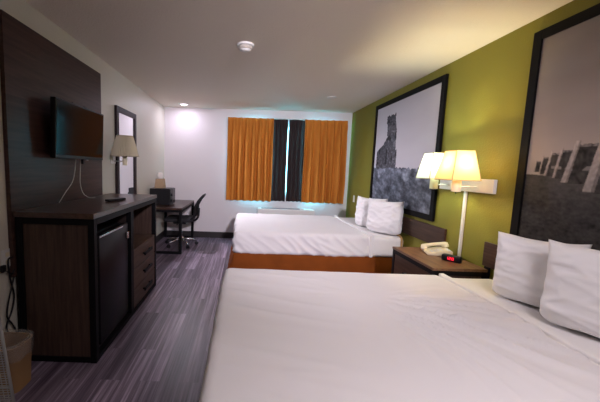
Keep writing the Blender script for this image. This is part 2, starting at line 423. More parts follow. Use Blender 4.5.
CX, CY = -1.07, 5.27
ch = thing('office_chair', 'black swivel office chair with mesh back and steel star base at the desk', 'chair', (CX, CY, 0))
b = BM(); rbox(b, (CX - .25, CY - .23, .435), (CX + .22, CY + .23, .50), .03, .05); obj('seat', b, M['seat_fabric'], ch, smooth=True)
def backprof(t):  # side view curve of the back, t 0..1
    x = CX + .20 + .055 * math.sin(min(t, .45) / .45 * PI * .5) * 0 + (.045 * (1 - (2 * t - .7) ** 2) if t < .7 else .022) * 0
    pts = [(.175, .47), (.245, .53), (.262, .61), (.268, .70), (.315, .80), (.385, .885)]
    i = min(int(t * 5), 4); u = t * 5 - i
    return CX + pts[i][0] * (1 - u) + pts[i + 1][0] * u, pts[i][1] * (1 - u) + pts[i + 1][1] * u
t = bmesh.new(); G = []
for i in range(21):
    x, z = backprof(i / 20); w = .19 + .035 * math.sin(i / 20 * PI)
    G.append([t.verts.new((x - .035 * (1 - (2 * j / 10 - 1) ** 2) * -1, CY - w + 2 * w * j / 10, z)) for j in range(11)])
for i in range(20):
    for j in range(10): t.faces.new((G[i][j], G[i + 1][j], G[i + 1][j + 1], G[i][j + 1]))
bmesh.ops.solidify(t, geom=t.faces[:], thickness=.012)
b = BM(); join(b, t); bk = obj('backrest', b, M['mesh_back'], ch, smooth=True)
b = BM(); L = []
for i in range(21):
    x, z = backprof(i / 20); w = .19 + .035 * math.sin(i / 20 * PI); L.append((x, CY - w, z))
L2 = [(x, 2 * CY - y, z) for x, y, z in L]
tube(b, L + L2[::-1] + [L[0]], .013, 8); obj('back_frame', b, M['black_plastic'], bk, smooth=True)
b = BM(); tube(b, [(CX + .05, CY, .43), (CX + .20, CY, .43), (CX + .29, CY, .50), (CX + .305, CY, .66)], .02, 8, 4); box(b, (CX + .29, CY - .12, .765), (CX + .335, CY + .12, .79), .008); obj('back_support', b, M['black_plastic'], ch, smooth=True)
b = BM(); box(b, (CX - .12, CY - .09, .385), (CX + .10, CY + .09, .436), .015, 3); tube(b, [(CX, CY - .05, .41), (CX - .02, CY - .24, .40)], .008, 8); obj('tilt_mechanism', b, M['black_plastic'], ch)
b = BM(); lathe(b, [(.028, .10), (.028, .25), (.018, .25), (.018, .39)], (CX, CY, 0)); obj('gas_column', b, M['chrome'], ch, smooth=True, angle=40)
b = BM(); lathe(b, [(.03, .08), (.045, .095), (.045, .13), (.03, .145)], (CX, CY, 0)); obj('hub', b, M['chrome'], ch, smooth=True, angle=40)
for k in range(5):
    a = 2 * PI * k / 5 + .32; c, s = math.cos(a), math.sin(a)
    b = BM(); tube(b, [(CX + .03 * c, CY + .03 * s, .115), (CX + .15 * c, CY + .15 * s, .108), (CX + .265 * c, CY + .265 * s, .078)], [.024, .020, .014], 8); obj('leg', b, M['chrome'], ch, smooth=True)
    b = BM(); X, Y = CX + .27 * c, CY + .27 * s
    for sg in (-1, 1):
        lathe(b, [(.020, -.008), (.029, -.006), (.029, .006), (.020, .008)], n=16, mtx=Matrix.Translation((X - sg * s * .014, Y + sg * c * .014, .0295)) @ Matrix.Rotation(a, 4, 'Z') @ Matrix.Rotation(PI / 2, 4, 'X'))
    tube(b, [(X, Y, .03), (X, Y, .072)], .008, 8)
    obj('caster', b, M['black_plastic'], ch)

# ------------------------------------------------------------------ curtains, rail, air conditioner
def curtain(name, x0, x1, m, label, pl, seed, yc=5.80, ztop=2.276, zbot=.758, amp=.060, skew=0.0):
    t = bmesh.new(); nx = int((x1 - x0) / .006); nz = 44; rnd = random.Random(seed)
    per = (x1 - x0) / pl; jit = [rnd.uniform(-.30, .30) for _ in range(pl + 2)]
    G = []
    for k in range(nz + 1):
        s = k / nz; z = ztop + (zbot - ztop) * s
        row = []
        for i in range(nx + 1):
            u = i / nx; x = x0 + (x1 - x0) * u
            ph = u * pl; kk = int(min(ph, pl - 1e-6)); fr_ = ph - kk
            c = math.cos(2 * PI * (fr_ + jit[kk] * math.sin(PI * fr_) * .5 * s))
            pinch = math.exp(-((s - .09) / .05) ** 2)
            a = amp * (.35 + .65 * min(1, s * 3)) * (.75 + .5 * noise.noise(Vector((kk * 3.1, seed, s * 1.5))))
            sh = (c * .5 + .5) ** (.62 + 1.2 * (1 - min(1, s * 4)))
            y = yc - a * (2 * sh - 1) - .018 * pinch * (sh ** 2)
            y += .004 * fbm(x * 6, z * .8, seed)
            row.append(t.verts.new((x + skew * s * (u - .0) + .008 * noise.noise(Vector((x * 5, z * 1.3, seed))) * s, y, z + .004 * math.sin(ph * 2 * PI) * s)))
        G.append(row)
    C_ = [[v.co.copy() for v in row] for row in G]
    for k in range(nz):
        for i in range(nx): t.faces.new((G[k][i], G[k + 1][i], G[k + 1][i + 1], G[k][i + 1]))
    b = BM(); join(b, t)
    o = obj(name, b, m, origin=((x0 + x1) / 2, yc, zbot), smooth=True)
    lb = BM(); V = [[lb.verts.new((p_.x, p_.y + .010, p_.z + (.01 if k == nz else 0))) for p_ in row] for k, row in enumerate(C_)]
    for a, c in zip(V, V[1:]):
        for i in range(len(a) - 1): lb.faces.new((a[i], a[i + 1], c[i + 1], c[i]))
    obj('lining', lb, M['lining'], o, smooth=True)
    return tag(o, label, 'curtain', 'curtains over the far window')
curtain('curtain', -.335, .498, M['orange'], 'orange pleated curtain left of the dark curtains, nearest the desk', 7, 1)
curtain('curtain', 1.070, 1.845, M['orange'], 'orange pleated curtain right of the dark curtains, beside the green wall', 6, 2, amp=.068)
curtain('curtain', .462, .772, M['dark_curtain'], 'dark brown curtain left of the bright gap', 4, 3, yc=5.884, amp=.014, skew=.004)
curtain('curtain', .794, 1.105, M['dark_curtain'], 'dark brown curtain right of the bright gap', 4, 4, yc=5.884, amp=.014, skew=.0)
b = BM(); box(b, (-.36, 5.822, 2.278), (1.87, 5.888, 2.30), .003)
for x in (-.2, .75, 1.7): box(b, (x, 5.886, 2.28), (x + .03, YF, 2.298), .002)
tag(obj('curtain_rail', b, M['white_plastic'], origin=(.75, 5.84, 2.28)), 'white curtain rail along the top of the curtains', 'curtain rail')
ac = thing('air_conditioner', 'white wall air conditioner below the window behind the far bed', 'air conditioner', (.79, 5.82, .08))
obj('housing', bx((.265, 5.72, .0), (1.315, YF - .013, .622), .012, 3), M['white_plastic'], ac)
b = BM()
for i in range(9): box(b, (.33, 5.735 + i * .016, .6215), (1.05, 5.743 + i * .016, .627), .001, 1)
obj('grille', b, M['grey_plastic'], ac)
obj('control_lid', bx((1.08, 5.735, .6215), (1.28, 5.87, .626), .002), M['white_plastic'], ac)

# ------------------------------------------------------------------ beds
def make_bed(y0, y1, label, seed, near):
    X0, X1, ZT, ZB = (-.135, 1.94, .602, .342) if near else (-.115, 1.94, .612, .334)
    bd = thing('bed', label, 'bed', ((X0 + X1) / 2, (y0 + y1) / 2, 0), 'two queen beds')
    # rust skirt: flared panels round the base
    t = bmesh.new(); pts = []
    def run(a, c, nn, n0):
        for i in range(nn): pts.append((Vector(a).lerp(Vector(c), i / nn), Vector(n0)))
    A = (X0 + .01, y0 + .012); B_ = (X1, y0 + .012); C_ = (X1, y1 - .012); D_ = (X0 + .01, y1 - .012)
    run(A, B_, 120, (0, -1)); run(B_, C_, 60, (1, 0)); run(C_, D_, 120, (0, 1)); run(D_, A, 90, (-1, 0))
    rows = []
    for k in range(9):
        s = k / 8; z = (ZB + .012) * (1 - s) + .006 * s; row = []
        for i, (p_, n_) in enumerate(pts):
            off = (.085 if n_.x < 0 else .014) * s + .010 * s * fbm(i * .11, s * .6, seed) + .004 * s * math.sin(i * .5)
            if n_.x > 0: off = 0
            row.append(t.verts.new((p_.x + n_.x * off, p_.y + n_.y * off, z)))
        rows.append(row)
    for a, c in zip(rows, rows[1:]):
        for i in range(len(pts)): t.faces.new((a[i], c[i], c[(i + 1) % len(pts)], a[(i + 1) % len(pts)]))
    b = BM(); join(b, t); obj('bed_skirt', b, M['rust'], bd, smooth=True, angle=60)
    obj('box_spring', bx((X0 + .04, y0 + .04, .10), (X1 - .01, y1 - .04, ZB + .01), .01), M['rust'], bd)
    ob = BM()
    def dm(p, n): return .004 * fbm(p.x * 3, p.y * 3, p.z * 3 + seed) - (.003 * abs(fbm(p.x * 14, p.z * 3, seed)) if abs(n.y) > .7 else 0)
    rbox(ob, (X0 + .012, y0 + .010, ZB + .006), (X1, y1 - .010, ZT - .014), .055, .03, dm)
    mt = obj('mattress', ob, M['sheet2'], bd, smooth=True)
    if not near:
        b = BM(); tube(b, [(X1 - .045, y0 + .006, ZB + .03), (X1 - .045, y0 + .004, ZT - .07), (X1 - .045, y0 + .02, ZT - .022), (X1 - .045, y0 + .07, ZT - .005), (X1 - .045, y0 + .14, ZT - .005)], .012, 8, 4); obj('tape_edge', b, M['tan_strip'], mt, smooth=True)
    fx = 1.515
    def ds(p, n):
        d = .006 * fbm(p.x * 2.2, p.y * 2.2, seed) 
        if n.z > .6:
            if near:
                # creases fanning out of a pulled spot
                c = Vector((.78, 1.86)); v = Vector((p.x, p.y)) - c; r = v.length
                ang = math.atan2(v.y, v.x)
                for ca, wd, am, r0, r1 in ((-.50, .62, .034, .10, 1.2), (-1.05, .42, .024, .2, .95), (2.5, .7, .010, .05, .5)):
                    da = (ang - ca + PI) % (2 * PI) - PI
                    w = math.exp(-(da / wd) ** 2) * max(0, min(1, (r - .10) / .25)) * max(0, min(1, (r1 - r) / .45))
                    rd = 1 - abs(noise.noise(Vector((ang * 9 + .8 * noise.noise(Vector((r * 3, ang, 3))), r * .9, seed))))
                    d += am * w * (rd ** 5)
                rd = 1 - abs(noise.noise(Vector((p.x * 1.3 + p.y * 6.0, p.y * 1.1 - p.x * .6, 4.4))))
                d += .006 * rd ** 7 * max(0, min(1, (.75 - p.x) / .5))
            else:
                rd = 1 - abs(noise.noise(Vector((p.x * 2 + p.y * 4, p.y * 1.5, 2.2))))
                d += .004 * rd ** 6
        if n.y < -.3 or n.x < -.5:
            q_ = p.x if abs(n.y) > abs(n.x) else p.y
            rd = 1 - abs(noise.noise(Vector((q_ * 7 + p.z * 9, p.z * 2.2 - q_ * 1.2, seed))))
            m_ = .4 + .6 * max(0, min(1, .5 + 1.2 * noise.noise(Vector((q_ * 1.7, 3, seed)))))
            d += (.022 * rd ** 4 - .006) * m_ * min(1, abs(n.y) + abs(n.x)) * (.22 if near else 1.15)
        return d
    ob = BM(); rbox(ob, (X0, y0, ZB), (fx, y1, ZT), .05, .014 if near else .016, ds)
    # flatten the head end of the sheet so that it lies on the mattress
    for v in ob.verts:
        if v.co.x > fx - .05: v.co.x = min(v.co.x, fx)
    obj('top_sheet', ob, M['sheet'], bd, smooth=True)
    ob = BM(); rbox(ob, (fx + .004, y0 - .003, ZB + .01), (fx + .046, y1 + .003, ZT + .004), .010, .006, lambda p, n: .0025 * fbm(p.x * 9, p.y * 5, p.z * 9 + seed))
    for v in ob.verts: v.co.x += .006 * fbm(v.co.y * 1.4, 0, seed)
    obj('sheet_hem', ob, M['sheet2'], bd, smooth=True)
    return bd
make_bed(3.635, 5.19, 'far bed with white sheet and rust orange skirt by the window', 11, False)
make_bed(.78, 2.335, 'near bed with white sheet filling the front of the room', 23, True)

# ------------------------------------------------------------------ headboards
for y0, y1, lab in ((2.95, 5.33, 'dark wood headboard behind the far bed'), (.10, 2.455, 'dark wood headboard behind the near bed')):
    h = thing('headboard', lab + (', under the picture with the ruined tower' if y0 > 2 else ', under the picture with the leaning slabs'), 'headboard', (1.94, (y0 + y1) / 2, .40), 'headboards on the green wall')
    obj('board', bx((1.941, y0, .645), (XR - .001, y1, .838), .003), M['head_wood'], h)
    for ya in (y0 + .02, y1 - .08): obj('post', bx((1.945, ya, 0), (XR - .0125, ya + .06, .646), .002), M['black_metal'], h)

# ------------------------------------------------------------------ pillows
def pillow(c, yaw, lean, w, h, th, seed, label, grp, roll=0):
    """upright pillow: local x = width, z = height, y = thickness; yaw turns it, lean tips its top back"""
    t = bmesh.new(); n = 44; G = {}
    for sgn in (1, -1):
        for i in range(n + 1):
            for j in range(n + 1):
                u = 2 * i / n - 1; v = 2 * j / n - 1
                key = (i, j) if (i in (0, n) or j in (0, n)) else (i, j, sgn)
                if key in G: continue
                pin = 1 - .09 * (1 - abs(u) ** 2) * abs(v) ** 3
                pin2 = 1 - .07 * (1 - abs(v) ** 2) * abs(u) ** 3
                x = u * w / 2 * pin2; z = v * h / 2 * pin
                e = max(0, (1 - u ** 4)) ** .5 * max(0, (1 - v ** 4)) ** .5
                belly = 1 + .22 * (-v) * (1 - abs(v))
                y = sgn * th / 2 * e * belly
                ed = max(abs(u), abs(v))
                y += .010 * fbm(x * 6 + seed, z * 6, sgn * 2 + seed) * (1 - ed ** 6)
                ang = math.atan2(z, x); wr = 1 - abs(noise.noise(Vector((x * 7 + seed, z * 16, sgn))))
                y += sgn * .018 * wr ** 5 * (.35 + ed ** 2) * e
                if v < 0: z += .050 * abs(u) ** 5 * (-v) ** 3; x *= 1 - .05 * (-v) ** 4
                y += sgn * .012 * (1 - abs(noise.noise(Vector((x * 4 + z * 3 + seed, z * 9, 7 * sgn))))) ** 6 * e
                z += .012 * fbm(x * 3 + seed, seed * 1.7, .5); x += .010 * fbm(z * 4, seed, 1.5)
                G[key] = t.verts.new((x, y, z))
    def gv(i, j, s): return G[(i, j)] if (i in (0, n) or j in (0, n)) else G[(i, j, s)]
    for s in (1, -1):
        for i in range(n):
            for j in range(n):
                q_ = [gv(i, j, s), gv(i + 1, j, s), gv(i + 1, j + 1, s), gv(i, j + 1, s)]
                t.faces.new(q_ if s < 0 else q_[::-1])
    mtx = Matrix.Rotation(yaw, 4, 'Z') @ Matrix.Rotation(-lean, 4, 'X') @ Matrix.Rotation(roll, 4, 'Y')
    bmesh.ops.transform(t, matrix=mtx, verts=t.verts)
    zmin = min(v.co.z for v in t.verts)
    b = BM(); join(b, t)
    bmesh.ops.translate(b, vec=(c[0], c[1], c[2] - zmin), verts=b.verts)
    o = obj('pillow', b, M['pillow'], origin=c, smooth=True)
    return tag(o, label, 'pillow', grp)
R = math.radians
ZP = .594
pillow((1.775, 1.825, ZP), R(-56), R(3), .415, .43, .155, 1, 'white pillow on the near bed, farther back beside the nightstand', 'pillows on the near bed')
pillow((1.757, 1.452, ZP), R(-59), R(3), .455, .455, .175, 2, 'white pillow on the near bed, in front and cut off by the picture edge', 'pillows on the near bed')
pillow((1.742, 4.23, ZP + .012), R(-54), R(3), .45, .43, .155, 3, 'white pillow on the far bed, behind the front pillow and nearer the window', 'pillows on the far bed')
pillow((1.750, 3.83, ZP + .014), R(-54), R(3), .46, .435, .17, 4, 'white pillow on the far bed, in front and nearest the nightstand', 'pillows on the far bed')

# ------------------------------------------------------------------ nightstand, phone, clock
NX0, NX1, NY0, NY1, NZ = 1.492, 1.915, 2.362, 3.02, .637
ns = thing('nightstand', 'brown topped nightstand with black frame between the two beds', 'nightstand', ((NX0 + NX1) / 2, (NY0 + NY1) / 2, 0))
obj('top', bx((NX0 - .004, NY0 - .006, NZ - .022), (NX1, NY1 + .006, NZ), .003), M['night_top'], ns)
b = BM(); p = .034
for x in (NX0, NX1 - p):
    for y in (NY0, NY1 - p): box(b, (x, y, 0), (x + p, y + p, NZ - .022), .002)
for y in (NY0, NY1 - p):
    box(b, (NX0 + p, y, NZ - .06), (NX1 - p, y + p, NZ - .022), .002); box(b, (NX0 + p, y, .01), (NX1 - p, y + p, .045), .002)
for x in (NX0, NX1 - p):
    box(b, (x, NY0 + p, NZ - .06), (x + p, NY1 - p, NZ - .022), .002); box(b, (x, NY0 + p, .01), (x + p, NY1 - p, .045), .002)
obj('metal_frame', b, M['black_metal'], ns)
for y in (NY0 + .01, NY1 - .028): obj('side_panel', bx((NX0 + p, y, .045), (NX1 - p, y + .018, NZ - .06)), M['side_wood'], ns)
for z0, z1 in ((.32, NZ - .064), (.05, .312)):
    d = obj('drawer', bx((NX0 + .006, NY0 + p + .003, z0), (NX0 + .026, NY1 - p - .003, z1), .002), M['head_wood'], ns)
    b = bx((NX0 - .018, (NY0 + NY1) / 2 - .09, (z0 + z1) / 2 - .01), (NX0 + .007, (NY0 + NY1) / 2 + .09, (z0 + z1) / 2 + .01), .003); obj('handle', b, M['black_metal'], d)

ph = thing('telephone', 'cream desk telephone with handset on the nightstand', 'telephone', (1.76, 2.84, NZ))
PM = Matrix.Translation((1.785, 2.80, NZ)) @ Matrix.Rotation(R(-104), 4, 'Z')
# local: y = front-to-back (back high), x = width
b = BM(); t = bmesh.new()
prof = [(-.10, 0), (-.10, .018), (.04, .048), (.10, .052), (.10, 0)]
va = [t.verts.new((-.095, y, z)) for y, z in prof]; vb = [t.verts.new((.095, y, z)) for y, z in prof]
t.faces.new(va[::-1]); t.faces.new(vb)
for i in range(5): t.faces.new((va[i], va[(i + 1) % 5], vb[(i + 1) % 5], vb[i]))
bmesh.ops.recalc_face_normals(t, faces=t.faces)
bmesh.ops.bevel(t, geom=t.edges[:], offset=.006, segments=2, affect='EDGES')
bmesh.ops.transform(t, matrix=PM, verts=t.verts); join(b, t); obj('base', b, M['cream_plastic'], ph, smooth=True, angle=35)
b = BM(); HM = PM @ Matrix.Translation((-.062, .0, .050)) @ Matrix.Rotation(R(11), 4, 'X')
t = bmesh.new(); tube(t, [(0, -.105, .008), (0, -.088, .014), (0, -.05, .022), (0, 0, .025), (0, .05, .022), (0, .088, .014), (0, .105, .008)], [.022, .024, .017, .015, .017, .024, .022], 12, 0)
for y in (-.09, .09): lathe(t, [(.020, -.014), (.029, -.008), (.027, .014), (.016, .024)], (0, y, .0), 18)
bmesh.ops.transform(t, matrix=HM, verts=t.verts); join(b, t); obj('handset', b, M['cream_plastic'], ph, smooth=True, angle=50)
b = BM()
for i in range(3):
    for j in range(4):
        yy = -.055 + j * .026
        box(b, (.005 + i * .026, yy - .008, .0285 + (yy + .055) * .214), (.022 + i * .026, yy + .008, .0345 + (yy + .055) * .214), .002, 1, PM)
obj('keypad', b, M['white_plastic'], ph)
b = BM(); box(b, (-.01, .066, .048), (.085, .09, .0535), .001, 1, PM); obj('name_strip', b, M['white_plastic'], ph)

ck = thing('alarm_clock', 'small black alarm clock with red glowing display on the nightstand', 'clock', (1.76, 2.56, NZ))
CM = Matrix.Translation((1.765, 2.56, NZ)) @ Matrix.Rotation(R(-52), 4, 'Z')
b = BM(); rbox(b, (-.072, -.028, 0), (.072, .030, .052), .012, .012, None, CM); obj('body', b, M['black_plastic'], ck, smooth=True)
b = BM()
for x, segs in ((-.026, 'bc'), (-.006, 'abged'), (.016, 'abcdef')):
    w_, h_ = .006, .010
    S_ = {'a': ((-w_, h_ * 2), (w_, h_ * 2)), 'd': ((-w_, 0), (w_, 0)), 'g': ((-w_, h_), (w_, h_)), 'b': ((w_, h_), (w_, h_ * 2)), 'c': ((w_, 0), (w_, h_)), 'e': ((-w_, 0), (-w_, h_)), 'f': ((-w_, h_), (-w_, h_ * 2))}
    for sgm in segs:
        (xa, za), (xb, zb) = S_[sgm]
        box(b, (x + min(xa, xb) - .0016, -.0305, .017 + min(za, zb) - .0016), (x + max(xa, xb) + .0016, -.0285, .017 + max(za, zb) + .0016), 0, 1, CM)
obj('display', b, M['led_red'], ck)
b = BM(); tube(b, [(1.80, 2.60, NZ + .006), (1.85, 2.63, NZ + .004), (1.89, 2.60, NZ + .006), (1.912, 2.60, NZ + .004)], .003, 6, 4); obj('cord', b, M['black_plastic'], ck, smooth=True)

# ------------------------------------------------------------------ double wall lamp
wl = thing('wall_lamp', 'lit double wall lamp with two square shades on the green wall above the nightstand', 'lamp', (XR, 2.75, 1.28))
obj('wall_plate', bx((XR - .03, 2.42, 1.222), (XR - .001, 3.09, 1.335), .004), M['white_plastic'], wl)
obj('cord_cover', bx((XR - .018, 2.728, .56), (XR - .001, 2.756, 1.222), .003), M['white_plastic'], wl)
def lamp_head(sx, sy, m, zb=1.322, h=.230, sb=.111, st=.071):
    b = BM()
    for ay in (.0,):
        tube(b, [(XR - .02, sy + .10, zb - .055), (XR - .03, sy + .10, zb - .055), (sx, sy, zb - .055)], .006, 8)
    obj('arm', b, M['white_plastic'], wl, smooth=True)
    b = BM(); lathe(b, [(.010, -.004), (.034, 0), (.034, .085), (.024, .095), (.020, .13)], (sx, sy, zb - .092)); so = obj('socket', b, M['cream_plastic'], wl, smooth=True, angle=40)
    b = BM(); lathe(b, [(.004, -.016), (.004, -.003)], (sx, sy, zb - .092), 8); obj('switch_knob', b, M['black_metal'], so)
    b = BM(); t = bmesh.new(); rings = []
    for k in range(7):
        s = k / 6; r = sb + (st - sb) * s
        ring = []
        cs = [(-r, -r), (r, -r), (r, r), (-r, r)]
        for a in range(4):
            for q_ in range(6):
                u = q_ / 6; ring.append(t.verts.new((sx + cs[a][0] * (1 - u) + cs[(a + 1) % 4][0] * u, sy + cs[a][1] * (1 - u) + cs[(a + 1) % 4][1] * u, zb + h * s)))
        rings.append(ring)
    for a, c in zip(rings, rings[1:]):
        for i in range(24): t.faces.new((a[i], a[(i + 1) % 24], c[(i + 1) % 24], c[i]))
    join(b, t); sh = obj('lamp_shade', b, m, wl)
    b = BM()
    for zz, r in ((zb, sb), (zb + h, st)):
        tube(b, [(sx - r, sy - r, zz), (sx + r, sy - r, zz), (sx + r, sy + r, zz), (sx - r, sy + r, zz), (sx - r, sy - r, zz)], .003, 6)
    for a, c in ((-1, -1), (1, -1), (1, 1), (-1, 1)): tube(b, [(sx + a * sb, sy + c * sb, zb), (sx + a * st, sy + c * st, zb + h)], .003, 6)
    tube(b, [(sx - st, sy, zb + h - .01), (sx + st, sy, zb + h - .01)], .002, 6)
    obj('trim_band', b, M['trim'], sh)
    b = BM(); lathe(b, [(.012, .03), (.016, .045), (.030, .085), (.026, .115), (.008, .13)], (sx, sy, zb - .01), 16); return sh, so, b
LA, LB = (1.700, 2.50), (1.735, 2.855)
sh, so, bb = lamp_head(*LA, M['shade_warm'])
obj('bulb', bb, emis('warm_bulb', (1, .68, .30), 2), so, smooth=True)
sh, so, bb = lamp_head(*LB, M['shade_cool'])
obj('bulb', bb, emis('cool_bulb', (.95, 1, .75), 2), so, smooth=True)

# ------------------------------------------------------------------ framed pictures
def sstep(a, b_, x):
    t_ = max(0, min(1, (x - a) / (b_ - a))); return t_ * t_ * (3 - 2 * t_)
def N(a, b_, c): return noise.noise(Vector((a, b_, c)))
def pic_far(y, z):
    sky = Vector((.60, .575, .62)) * (.86 + .24 * sstep(2.3, 1.4, z)) + Vector((1, 1, 1)) * .018 * fbm(y * 2, z * 5, 1)
    c = sky
    # ruined stone tower: broad stump with a sloping shoulder, slender shaft and a ragged crown
    e = .014 * N(y * 3, z * 24, 5) + .008 * N(1, z * 60, 2)
    lo_ = 4.06 + e + (.04 if z > 1.66 else 0) + .05 * sstep(1.85, 2.1, z)
    if z < 1.66: hi_ = 4.66 + e
    elif z < 1.74: hi_ = 4.66 + e - (z - 1.66) * 2.2
    elif z < 1.86: hi_ = 4.47 - (z - 1.74) * 1.0 + e * 2
    else: hi_ = 4.37 + e * 1.5 + .03 * sstep(2.0, 2.05, z)
    topz = 2.13 + .03 * N(y * 28, 1, 1)
    n1 = N(y * 24, z * 30, 7); n2 = N(y * 70, z * 70, 9); n3 = abs(N(y * 11, z * 26, 12))
    if lo_ < y < hi_ and 1.2 < z < topz:
        side = sstep(4.06, 4.6, y)
        v = (.17 - .06 * side) * (1 + .5 * n1 + .5 * n2) * (.55 + 1.1 * n3)
        if z > 2.0: v *= .62
        if N(y * 13, z * 9, 20) > .36: v *= .35
        c = Vector((v * .98, v * .95, v * 1.12))
    rub = 1.425 + .035 * fbm(y * 4, 0, 2) + .02 * N(y * 24, 1, 1)
    if z < rub:
        a_ = .5 + .5 * fbm(y * 7, z * 12 - y * 3, 3, 5); b_ = .5 + .5 * N(y * 22 + z * 9, z * 34, 8); d_ = N(y * 70, z * 90, 5)
        st_ = .5 + .5 * N(y * 3.2, z * 26 + .6 * N(y * 6, 1, 1), 17)
        v = .05 + .62 * max(0, a_) ** 1.6 * (.35 + .8 * b_) * (.55 + .6 * st_) + .05 * d_
        v *= 1.0 + .35 * N(y * 2.3, z * 3, 4); v = max(.02, v) * (1.15 - .35 * sstep(1.4, .95, z))
        c = Vector((v * .86, v * .92, v * 1.16))
    return c
SL = [(2.116, 1.400, 2.105, 1.474), (2.077, 1.386, 2.062, 1.504), (2.040, 1.376, 2.008, 1.529), (1.982, 1.363, 1.948, 1.546), (1.925, 1.337, 1.865, 1.58), (1.795, 1.29, 1.735, 1.60), (1.60, 1.22, 1.51, 1.63), (1.30, 1.13, 1.18, 1.67), (.88, 1.0, .74, 1.72), (.3, .9, .15, 1.8)]
def pic_near(y, z):
    c = Vector((.32, .275, .262)) * (.72 + .55 * sstep(2.3, 1.45, z)) + Vector((1, 1, 1)) * .022 * fbm(y * 1.3 + z, z * 4, 2) + Vector((.06, .045, .02)) * sstep(1.75, 1.4, z)
    gz = 1.385 - .05 * (2.17 - y) + .004 * N(y * 40, 0, 1)
    if z < gz:
        v = .036 + .02 * N(y * 30, z * 50, 2) + .016 * fbm(y * 8, z * 14, 3) + .012 * N(y * 70, z * 90, 8) + .03 * sstep(.3, 0, gz - z)
        c = Vector((v * 1.08, v, v))
    for k in range(len(SL) - 1):
        (yb, zb, yt, zt), (yb2, zb2, yt2, zt2) = SL[k], SL[k + 1]
        s = (z - zb) / (zt - zb)
        if not (-.12 < s < 1.12): continue
        yl = yb + (yt - yb) * s + .004 * N(z * 40, k, 2)        # lit leaning edge of this slab
        yr = yb2 + (yt2 - yb2) * (z - zb2) / (zt2 - zb2)        # lit edge of the next one hides the rest
        gap = max(.012, yl - yr); dy = yl - y
        le = gap * (.30 - .08 * s)
        n1 = N(y * 60, z * 45, 5); n2 = N(y * 22, z * 22, 6)
        if 0 <= s <= 1.02 and 0 <= dy < le:
            c = Vector((.46, .40, .37)) * (.7 + .4 * s) * (1 + .35 * n1) * (.55 if dy > le * .7 else 1)
        elif le <= dy < gap and -.02 <= s <= .93 + .03 * N(y * 50, k, 3):
            v = .040 * (1 + .9 * n2 + .6 * n1)
            if s > .86: v = .16 * (1 + n1)
            if .30 < s < .40 and n2 > 0: v = .20
            c = Vector((v * 1.1, v, v * .98))
    return c
def picture(y0, y1, z0, z1, fn, label, nf):
    P = thing('framed_picture', label, 'picture', (XR, (y0 + y1) / 2, z0), 'framed pictures on the green wall')
    b = BM(); f_ = .062
    for a, c, d, e in ((y0, y0 + f_, z0, z1), (y1 - f_, y1, z0, z1), (y0 + f_, y1 - f_, z0, z0 + f_), (y0 + f_, y1 - f_, z1 - f_, z1)):
        box(b, (XR - .030, a, d), (XR - .002, c, e), .003)
    obj('frame', b, M['frame_black'], P)
    b = BM(); ny, nz_ = nf
    ya, yb, za, zb = y0 + f_ - .002, y1 - f_ + .002, z0 + f_ - .002, z1 - f_ + .002
    V = [[b.verts.new((XR - .018, ya + (yb - ya) * i / ny, za + (zb - za) * j / nz_)) for j in range(nz_ + 1)] for i in range(ny + 1)]
    for i in range(ny):
        for j in range(nz_): b.faces.new((V[i][j], V[i][j + 1], V[i + 1][j + 1], V[i + 1][j]))
    o = obj('print', b, M['print'], P)
    at = o.data.color_attributes.new('print', 'FLOAT_COLOR', 'POINT')
    oo = Vector(ORIG[P.name])
    for i, v in enumerate(o.data.vertices):
        p_ = v.co + oo; c = (fn(p_.y - .0012, p_.z - .001) + fn(p_.y + .0012, p_.z + .001)) * .5
        at.data[i].color = (max(.005, c.x), max(.005, c.y), max(.005, c.z), 1)
    return P
picture(3.155, 4.79, .878, 2.342, pic_far, 'black framed photo of a ruined stone tower above the far bed', (330, 290))
picture(.60, 2.228, .878, 2.336, pic_near, 'black framed photo of a row of leaning slabs above the near bed', (340, 300))

# ------------------------------------------------------------------ outlets, ceiling items
def outlet(name, ctr, sx, label, w_=.075, h_=.118, cat='outlet'):
    o = thing(name, label, cat, ctr); x, y, z = ctr
    x0, x1 = (x, x + sx * .006)
    obj('cover_plate', bx((min(x0, x1), y - w_ / 2, z - h_ / 2), (max(x0, x1), y + w_ / 2, z + h_ / 2), .002), M['white_plastic'], o)
    x2 = x + sx * .0075
    for dz in (-.024, .024):
        obj('socket_face', bx((min(x0, x2), y - .017, z + dz - .014), (max(x0, x2), y + .017, z + dz + .014), .001, 1), M['cream_plastic'], o)
    return o
outlet('wall_outlet', (XR - .001, 5.53, .878), -1, 'small outlet plate on the green wall beside the window')
outlet('wall_outlet', (XL + .001, 1.96, .735), 1, 'outlet plate on the left wall beside the dresser, above the black cables', .10, .118)
ad = thing('power_adapter', 'black power adapter and hanging cables plugged into the left wall outlet beside the dresser', 'adapter', (XL + .008, 1.915, .68))
obj('adapter_body', bx((XL + .0085, 1.885, .660), (XL + .032, 1.918, .705), .006), M['black_plastic'], ad)
b = BM(); tube(b, [(XL + .03, 1.92, .66), (XL + .03, 1.96, .63), (XL + .025, 1.99, .66), (XL + .02, 2.00, .70), (XL + .02, 1.975, .735), (XL + .025, 1.94, .72), (XL + .02, 1.955, .60), (XL + .018, 1.985, .48), (XL + .018, 1.96, .38), (XL + .018, 1.91, .30), (XL + .02, 1.93, .23), (XL + .02, 2.0, .21), (XL + .014, 2.06, .20)], .0055, 6, 5); obj('cable', b, M['black_plastic'], ad, smooth=True)
b = BM(); tube(b, [(XL + .02, 2.06, .66), (XL + .02, 2.01, .645), (XL + .02, 1.975, .56), (XL + .02, 1.935, .46), (XL + .02, 1.915, .36), (XL + .02, 1.955, .29), (XL + .02, 1.99, .20), (XL + .02, 1.96, .06), (XL + .03, 1.945, .014)], .005, 6, 5)
obj('cable', b, M['black_plastic'], ad, smooth=True)

